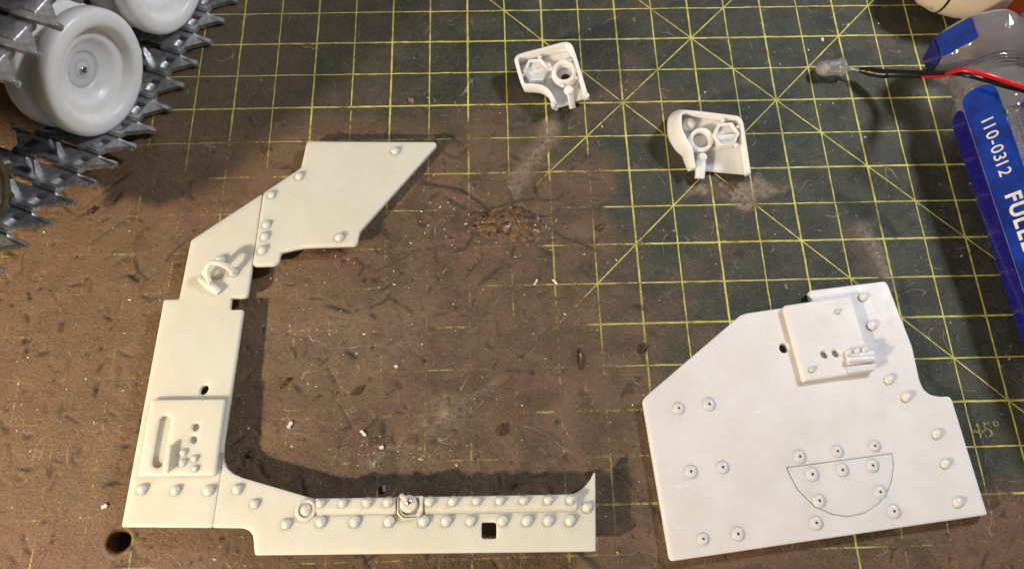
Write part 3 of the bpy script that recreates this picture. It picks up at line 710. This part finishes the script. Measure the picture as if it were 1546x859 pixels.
# road wheels
wax = Vector((math.cos(-.38)*math.cos(.07), math.sin(-.38)*math.cos(.07), math.sin(.07)))
wprof = [(.2, -.64), (1.2, -.64), (1.72, -.62), (1.86, -.57), (1.90, -.48), (1.905, -.25), (1.89, -.12), (1.83, -.04), (1.72, .0), (1.52, .005), (1.42, -.02), (1.37, -.08),
         (1.33, -.22), (1.27, -.32), (1.16, -.34), (1.04, -.33), (.97, -.36), (.88, -.46), (.74, -.54), (.62, -.57), (.58, -.585), (.54, -.64), (.42, -.67), (.30, -.66), (.22, -.62), (0, -.62)]
whm = mesh_from('wheel_disc', lathe(wprof, 72), M_WHEEL, 45)
wprof2 = [(.2, -.62), (1.6, -.62), (1.86, -.57), (1.90, -.48), (1.90, -.15), (1.84, -.05), (1.70, .0), (1.2, .0), (.3, -.02), (0, -.02)]
whi = mesh_from('inner_wheel_disc', lathe(wprof2, 72), M_WHEEL, 45)
axm = mesh_from('axle', lathe([(.45, -1.3), (.45, 0)], 24), M_HULL, 45)
hxm = mesh_from('hub_screw', lathe([(.14, 0), (.14, .05), (.12, .07), (.07, .07), (.055, .0), (0, .0)], 6), M_STEEL, 20)
rw = Vector((0, 0, 1)).rotation_difference(wax)
for T_ in (0., 4.05, 8.1):
    cw = Vector((-21, -.2, 2.12))+DV*T_
    e = link('road_wheel', None, tank, cw-tb, rw)
    link('outer_wheel', whm, e); link('inner_wheel', whi, e, (0, 0, -1.02)); link('axle', axm, e, (0, 0, -.8)); link('hub_screw', hxm, e, (0, 0, -.62))
# sprocket with bolted olive rim
e = link('drive_sprocket', None, tank, K(-19.55, -13.35, 3.75)-tb, Vector((0, 0, 1)).rotation_difference(NV))
link('sprocket_rim', mesh_from('sprocket_rim', lathe([(1.72, -.3), (1.74, .0), (1.70, .06), (1.55, .08), (1.50, .02), (1.25, .0), (1.18, -.08), (.9, -.12), (.5, .1), (0, .1)], 48), M_BRASS, 40), e)
bo = mesh_from('sprocket_bolt', lathe([(.09, 0), (.09, .07), (.05, .1), (0, .1)], 8), M_BRASS, 40)
for k in range(14):
    a_ = 2*math.pi*k/14; link('sprocket_bolt', bo, e, (1.38*math.cos(a_), 1.38*math.sin(a_), 0))
tooth = mesh_from('sprocket_tooth', tube([(1.68, 0, -.1), (1.9, 0, -.1), (2.0, 0, -.1)], [.16, .11, .07], 8), M_BRASS, 40)
for k in range(14):
    o = link('sprocket_tooth', tooth, e); o.rotation_euler = (0, 0, 2*math.pi*(k+.5)/14)
# fender lying over the upper run and the hull side behind the wheels
wpart('fender', box(3.2, 16, .25, basis(NV, DV, ZV, K(-21.35, -3.5, 6.0)), None, .08), M_FEND, tank)
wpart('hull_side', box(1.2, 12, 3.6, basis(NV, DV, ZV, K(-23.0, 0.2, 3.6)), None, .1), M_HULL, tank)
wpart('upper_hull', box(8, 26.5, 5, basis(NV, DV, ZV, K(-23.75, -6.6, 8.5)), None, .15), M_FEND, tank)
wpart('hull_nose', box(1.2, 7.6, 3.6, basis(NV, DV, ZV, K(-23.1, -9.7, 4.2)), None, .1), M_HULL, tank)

# ------------------------------------------------------------------ screwdriver at right
RB = 1.2; ROLL = math.radians(56)
zt_ = 1.42-.61*RB
e1, e2 = P(1440, 165, zt_), P(1545, 470, zt_-.1)
ad = (e2-e1); ad.z = 0; ad.normalize(); sd = Vector((-ad.y, ad.x, 0))    # sd points to the +x side
org = e1+sd*(RB*.80-.12); org.z = 1.42
ad = (ad+Vector((0, 0, -.035))).normalized(); upv = sd.cross(ad).normalized()
if upv.z < 0: upv = -upv
uS = sd*math.cos(ROLL)+upv*math.sin(ROLL); uU = upv*math.cos(ROLL)-sd*math.sin(ROLL)
def along(px, py):
    p = P(px, py, 2.1); return (p-org).dot(ad)
sdr = thing('screwdriver', 'clear and blue plastic screwdriver handle with white lettering along the right edge', 'screwdriver', Vector((org.x, org.y, 0)))
def A3(l, u, v): return org+ad*l+uS*u+uU*v     # l along handle, u sideways, v up
def octa(l, r, rnd=.16, seg=3):
    c_ = [(r/math.cos(math.pi/8)*math.cos(math.pi/8+k*math.pi/4), r/math.cos(math.pi/8)*math.sin(math.pi/8+k*math.pi/4)) for k in range(8)]
    return [A3(l, x, y) for x, y in rounded(c_, rnd, seg)]
def loft(rings):
    bm = bmesh.new(); vs = [[bm.verts.new(p) for p in r] for r in rings]; n = len(vs[0])
    for a, b in zip(vs[:-1], vs[1:]):
        for k in range(n): bm.faces.new((a[k], a[(k+1) % n], b[(k+1) % n], b[k]))
    bm.faces.new(vs[0]); bm.faces.new(vs[-1]); return bm
def circ3(l, r, n=32): return [A3(l, r*math.cos(2*math.pi*(k+.5)/n), r*math.sin(2*math.pi*(k+.5)/n)) for k in range(n)]
L0 = along(1478, 131)
body = [octa(l+L0, r) for l, r in ((-.36, .97), (-.26, 1.03), (-.1, 1.10), (.05, 1.15), (.3, RB), (8.2, RB), (9.3, 1.1), (9.9, .9), (10.2, .7))]
neck = []
for k in range(5):
    l = L0-.97+k*.115; neck += [circ3(l, 1.0), circ3(l+.035, 1.07), circ3(l+.075, 1.0)]
n_all = [octa(l+L0, r, .22) for l, r in ((-2.36, .95), (-2.32, 1.15), (-2.2, 1.28), (-2.02, 1.38), (-1.42, 1.38), (-1.22, 1.28), (-1.04, 1.05))]
h_ = wpart('handle', loft(n_all+neck+body), M_CLEAR, sdr, 30)
def facet_strip(k, l0, l1, r, wid, mat, name, round_=True, th=.03):
    """inlay lying on facet k (0 = top, positive to the left/-sd side)"""
    an = math.pi/2+k*math.pi/4; nn = uS*math.cos(an)+uU*math.sin(an); tt = uS*math.sin(an)-uU*math.cos(an)
    p = [(l0, -wid/2), (l1, -wid/2), (l1, wid/2), (l0, wid/2)]
    poly = rounded(p, wid*.42 if round_ else .08, 5)
    bm = slab(poly, [], th, th+.02, .012)
    bmesh.ops.transform(bm, matrix=basis(ad, tt, nn, org+nn*r), verts=bm.verts); return wpart(name, bm, mat, h_ if False else sdr)
facet_strip(0, L0+.05, L0+8, RB, .99, M_BLUE, 'blue_inlay')
facet_strip(1, L0+.35, L0+8, RB, .84, M_VIOLET, 'violet_inlay')
facet_strip(2, L0+.3, L0+8, RB, .8, M_VIOLET, 'violet_inlay'); facet_strip(-2, L0+.3, L0+8, RB, .6, M_VIOLET, 'violet_inlay')
facet_strip(4, L0+.3, L0+8, RB, .66, M_BLUE, 'blue_inlay')
facet_strip(0, L0-2.1, L0-1.36, 1.38, 1.1, M_BLUE, 'butt_inlay', False)
facet_strip(1, L0-2.1, L0-1.36, 1.38, 1.1, M_VIOLET, 'butt_inlay', False)
shaft = tube([A3(1.2, 0, 0), A3(10.4, 0, 0), A3(20, 0, 0)], .24, 16); wpart('blade_shaft', shaft, M_STEEL, sdr)
def lettering(txt, l, size, bold=0., gap=1.0):
    def text_mesh(body):
        cu = bpy.data.curves.new('t', 'FONT'); cu.body = body; cu.size = size; cu.align_x = 'LEFT'; cu.align_y = 'CENTER'; cu.offset = bold; cu.extrude = .004
        ob = bpy.data.objects.new('t', cu); COL.objects.link(ob); dg = bpy.context.evaluated_depsgraph_get(); dg.update()
        mesh = bpy.data.meshes.new_from_object(ob.evaluated_get(dg)); bpy.data.objects.remove(ob); return mesh
    x = 0.
    for ch in txt:
        mesh = text_mesh(ch); mesh.materials.clear(); mesh.materials.append(M_TEXT)
        xs = [v.co.x for v in mesh.vertices]; w_ = max(xs)-min(xs); x0 = min(xs)
        for v in mesh.vertices: v.co.x -= x0
        o = bpy.data.objects.new('printed_character', mesh); COL.objects.link(o); o.parent = sdr
        o.matrix_local = basis(ad, uS, uU, A3(l+x+(.03 if ch == '1' else 0), .0, RB+.037)-sdr.location)
        x += max(w_, .13)+(.03 if ch == '1' else 0)+.065*gap*size/.5
lettering('110-0312', along(1480, 179), .48, .004); lettering('FULLER', along(1522, 290), .58, .018)

# ------------------------------------------------------------------ LED with its wires
lz = .30
a, b = P(1232, 105, lz), P(1273, 101.5, lz+.0); ad2 = (b-a).normalized()
led = thing('led', 'clear round LED with bare leads sleeved onto a red and black wire pair', 'LED', Vector((a.x, a.y, 0)))
q = Vector((0, 0, 1)).rotation_difference(ad2).to_matrix().to_4x4(); q.translation = a
wpart('lens', lathe([(0, 0), (.09, .02), (.18, .09), (.235, .19), (.25, .28), (.25, .80), (.30, .81), (.30, .92), (.27, .93), (0, .93)], 28, mat4=q), M_LED, led, 50)
wpart('reflector_cup', lathe([(0, .36), (.11, .30), (.12, .31), (.06, .50), (.03, .88), (0, .88)], 12, mat4=q @ T((.03, 0, 0))), M_COPPER, led)
wpart('anvil', box(.16, .10, .3, q @ T((-.07, 0, .58))), M_STEEL, led)
p1 = P(1300, 107, .42)
for dv in (-.06, .06): wpart('lead', tube([P(1272, 102.5+dv*60, lz), p1+Vector((0, dv*.6, 0))], .028, 8), M_COPPER, led)
sh = spline([P(1297, 106, .42), P(1312, 108, .50), P(1330, 111.5, .65), P(1345, 111.5, .80), P(1366, 112, 1.05), P(1391, 113, 1.4)], 6)
wpart('heat_shrink', tube(sh, [.07+.08*min(1, i/6)-.02*(i > 16) for i in range(len(sh))], 14, None, 1.), M_BLACK, led)
wb = spline([P(1388, 112, 1.42), P(1425, 110.5, 2.3), P(1455, 113, 3.05), P(1490, 122, 3.15), P(1520, 131, 3.1), P(1560, 142, 2.9), P(1620, 165, 2.0)], 8)
wr = spline([P(1388, 114.5, 1.28), P(1420, 114.5, 1.95), P(1436, 110, 2.7), P(1454, 106.5, 3.08), P(1490, 114, 3.25), P(1520, 124, 3.2), P(1560, 137, 3.0), P(1620, 158, 2.1)], 8)
wpart('black_wire', tube(wb, .070, 12), M_BLACK, led); wpart('red_wire', tube(wr, .070, 12), M_RED, led)
# loose wires beyond the handle
for nm, pts, mt, lb in (('loose_wire', [(1515, -10, .9), (1535, 22, .6), (1560, 45, .3), (1600, 60, .2)], M_RED, 'red wire leaving the orange tip at the top right corner'),
                        ('loose_wire', [(1528, 55, .12), (1545, 42, .3), (1570, 36, .5), (1610, 30, .5)], M_BLACK, 'black wire passing behind the clear butt of the screwdriver'),
                        ('loose_wire', [(1520, 52, .12), (1546, 53, .3), (1580, 50, .4), (1620, 52, .3)], M_RED, 'thin red wire behind the screwdriver butt at the right edge')):
    pp = spline([P(*p) for p in pts], 6); b0 = pp[0].copy(); b0.z = 0
    bm = tube(pp, .085, 12); bmesh.ops.translate(bm, verts=bm.verts, vec=-b0)
    tag(link(nm, mesh_from(nm, bm, mt), None, b0), lb, 'wire')
pp = [P(1540, 92, .5), P(1556, 84, .5), P(1600, 80, .5)]; b0 = pp[0].copy(); b0.z = 0
bm = tube(pp, [.2, .28, .28], 14); bmesh.ops.translate(bm, verts=bm.verts, vec=-b0)
tag(link('wire_connector', mesh_from('wire_connector', bm, M_RED), None, b0), 'red sleeve of a wire connector at the right edge beside the handle neck', 'connector')

# ------------------------------------------------------------------ cream bottle with orange tip (top right)
bc = P(1470, -29, 1.25); bd = (P(1550, -20, 1.25)-bc); bd.z = 0; bd.normalize()
bot = thing('plastic_bottle', 'cream plastic bottle with an orange collar, cut off by the top right edge', 'bottle', Vector((bc.x, bc.y, 0)))
q = Vector((0, 0, 1)).rotation_difference(bd).to_matrix().to_4x4(); q.translation = bc
wpart('bottle_body', lathe([(0, -2.1), (.5, -1.95), (.9, -1.55), (1.12, -1.0), (1.22, -.3), (1.22, .4), (1.14, .8), (1.06, .98), (0, .98)], 40, mat4=q), M_BOTTLE, bot, 50)
wpart('seam_ring', lathe([(1.14, -1.02), (1.16, -.99), (1.155, -.95), (1.13, -.93)], 40, mat4=q, close=False), M_HULL, bot)
wpart('orange_collar', lathe([(1.02, .97), (1.04, 1.3), (.85, 1.8), (.5, 2.2), (.3, 2.6), (0, 2.65)], 32, mat4=q), M_ORANGE, bot, 50)

# ------------------------------------------------------------------ crumbs, shavings, glue on the mat
def ground(p):
    i = int(round((p.x-X0)/D)); j = int(round((p.y-Y0)/D)); return float(hz[min(max(j, 0), ny-1), min(max(i, 0), nx-1)])
def flake(px, py, L, wd, an, label, name='plastic_shaving', cat='shaving', mt=None, h=.05):
    p = P(px, py); p.z = ground(p)+.005
    L *= .85; wd *= .85
    bm = slab([(-L/2, -wd/2), (-L*.15, -wd*.35), (L*.12, -wd*.66), (L/2, -wd*.15), (L*.30, wd*.2), (L*.36, wd*.5), (-L*.05, wd*.35), (-L*.42, wd*.52)], [], h, h*.95, .006)
    for v in bm.verts: v.co.z += .25*v.co.x*v.co.x
    tag(link(name, mesh_from(name, bm, mt or M_FLAKE), None, p, (0.05, .08, an)), label, cat)
flake(549, 654, .28, .10, -.75, 'white rectangular plastic shaving inside the C panel, left of the pale smear')
flake(809, 426, .28, .07, 1.1, 'thin white sliver below the glue stain, left one of the close pair')
flake(838, 426, .26, .08, -.8, 'thin white sliver below the glue stain, right one of the close pair')
flake(576, 675, .16, .12, .4, 'chunky white crumb beside the chalky smear above the long bar')
flake(438, 641, .26, .12, 1.2, 'small three-cornered pink-white chip near the inner bend of the C panel', name='plastic_chip', cat='chip')
flake(598, 553, .13, .10, .3, 'tiny round white crumb in the open middle of the mat', name='plastic_crumb', cat='crumb')
flake(158, 764, .20, .13, .6, 'tan crumb left of the lower end of the cream panel', name='resin_crumb', cat='crumb', mt=M_FLAKE)
flake(138, 320, .26, .17, .2, 'brown grit lump below the metal track teeth', name='grit_lump', cat='crumb', mt=M_GRIT, h=.12)
flake(621, 152, .24, .20, .2, 'round tan speck on the dark part of the mat left of the upper tray', name='dried_speck', cat='crumb', mt=simple('tan_speck', (.26, .17, .12), .6))
flake(580, 737, .10, .20, .1, 'grey bead lying in the shadow above the long bar', name='grey_bead', cat='crumb', mt=simple('grey_bead', (.36, .36, .4), .4), h=.1)
flake(1241, 61, .16, .10, 1.4, 'white crumb in a dark grid square above the LED', name='plastic_crumb', cat='crumb')
dm = {}
def drop(px, py, rx, ry, an, label, h=.09):
    p = P(px, py); p.z = ground(p)-.01
    bm = lathe([(1, 0), (.97, .35), (.8, .75), (.5, .95), (0, 1)], 20)
    for v in bm.verts:
        k = 1+.12*math.sin(3*math.atan2(v.co.y, v.co.x)+px); v.co.x *= rx*k; v.co.y *= ry*k; v.co.z *= h
    tag(link('glue_drop', mesh_from('glue_drop', bm, M_DROP, 70), None, p, (0, 0, an)), label, 'glue drop')
drop(758, 649, .18, .17, 0, 'round clear glue drop with dark rim above the long bar')
drop(969, 526, .15, .14, 0, 'clear glue drop close to the pointed left corner of the wide plate')
drop(876, 543, .08, .34, .12, 'long dark glossy glue streak in the middle of the mat', .08)
drop(379, 684, .10, .09, 0, 'tiny clear glue drop inside the shadow at the bend of the C panel')
drop(905, 344, .13, .11, .3, 'dark glossy glue spot right of the brown glue patch')
drop(432, 578, .07, .24, -.75, 'slanted amber glue sliver inside the C panel', .07)
drop(540, 590, .2, .11, .5, 'small amber glue blot above the white rectangular shaving')
# the crusty patch of dried brown glue
bm = bmesh.new(); p0 = P(772, 338); rr_ = random.Random(5); rings = 30; seg = 96; gl = []
t = NT('brown_dried_glue'); nz_ = t.noise(7, 6, .75)
t.set(Base_Color=t.mix(t.step(nz_, .35, .65), (.022, .013, .007), (.24, .120, .042)), Roughness=t.step(t.noise(5, 4), .3, .7, .12, .5), Normal=t.bump(t.noise(6, 6, .7), .7, .08), Coat_Weight=.9, Coat_Roughness=.1)
from mathutils import noise as mn
for i in range(rings+1):
    f_ = i/rings; row = []
    for k in range(seg):
        a_ = 2*math.pi*k/seg; rd = 1+.35*mn.noise((math.cos(a_)*1.4, math.sin(a_)*1.4, 3))+.14*mn.noise((math.cos(a_)*6, math.sin(a_)*6, 8))
        x = f_*1.32*rd*math.cos(a_); y = f_*.60*rd*math.sin(a_)-.06*x
        z = .05*(1-f_**4)+.11*abs(mn.noise((x*3.5, y*3.5, 1)))*(1-f_**4)+.09*abs(mn.noise((x*8+y*7, y*2.5, 4)))*(1-f_**4)-.02*f_**3
        row.append(bm.verts.new((x, y, z)))
    gl.append(row)
for a, b in zip(gl[:-1], gl[1:]):
    for k in range(seg): bm.faces.new((a[k], a[(k+1) % seg], b[(k+1) % seg], b[k]))
p0.z = ground(p0)
tag(link('glue_patch', mesh_from('glue_patch', bm, t.m, 80), None, p0), 'crusty patch of dried brown glue on the mat at the end of a crack', 'glue stain')
# fine dust: far too many to count
bm = bmesh.new()
def speck(p, s):
    vs = []; a0 = random.random()*6.3; e = random.uniform(1, 2.6)
    for k in range(4):
        a_ = k*math.pi/2+random.uniform(-.3, .3); x, y = s*e*math.cos(a_), s*math.sin(a_)
        vs.append(bm.verts.new((p.x+x*math.cos(a0)-y*math.sin(a0), p.y+x*math.sin(a0)+y*math.cos(a0), p.z+random.uniform(0, s*.6))))
    tpv = bm.verts.new((p.x, p.y, p.z+s*1.1))
    for k in range(4): bm.faces.new((vs[k], vs[(k+1) % 4], tpv))
    bm.faces.new(vs[::-1])
cl = [(700, 330, 60, 30), (720, 370, 60, 25), (500, 420, 90, 50), (590, 680, 50, 15), (520, 500, 200, 120), (300, 420, 120, 120), (120, 560, 110, 120), (1250, 100, 120, 90), (800, 400, 150, 60)]
for k in range(640):
    if k < 330:
        c_ = random.choice(cl); px = random.gauss(c_[0], c_[2]*.8); py = random.gauss(c_[1], c_[3]*.8)
    else: px, py = random.uniform(0, 1546), random.uniform(0, 859)
    p = P(px, py)
    if not (-30 < p.x < 14 and -18 < p.y < 10): continue
    p.z = ground(p)+.002; speck(p, random.choice((.007, .009, .011, .013, .018)) if k % 12 else .026)
tag(link('dust_specks', mesh_from('dust_specks', bm, M_FLAKE, 20)), 'fine white plastic dust scattered over the mat', 'dust', kind='stuff')
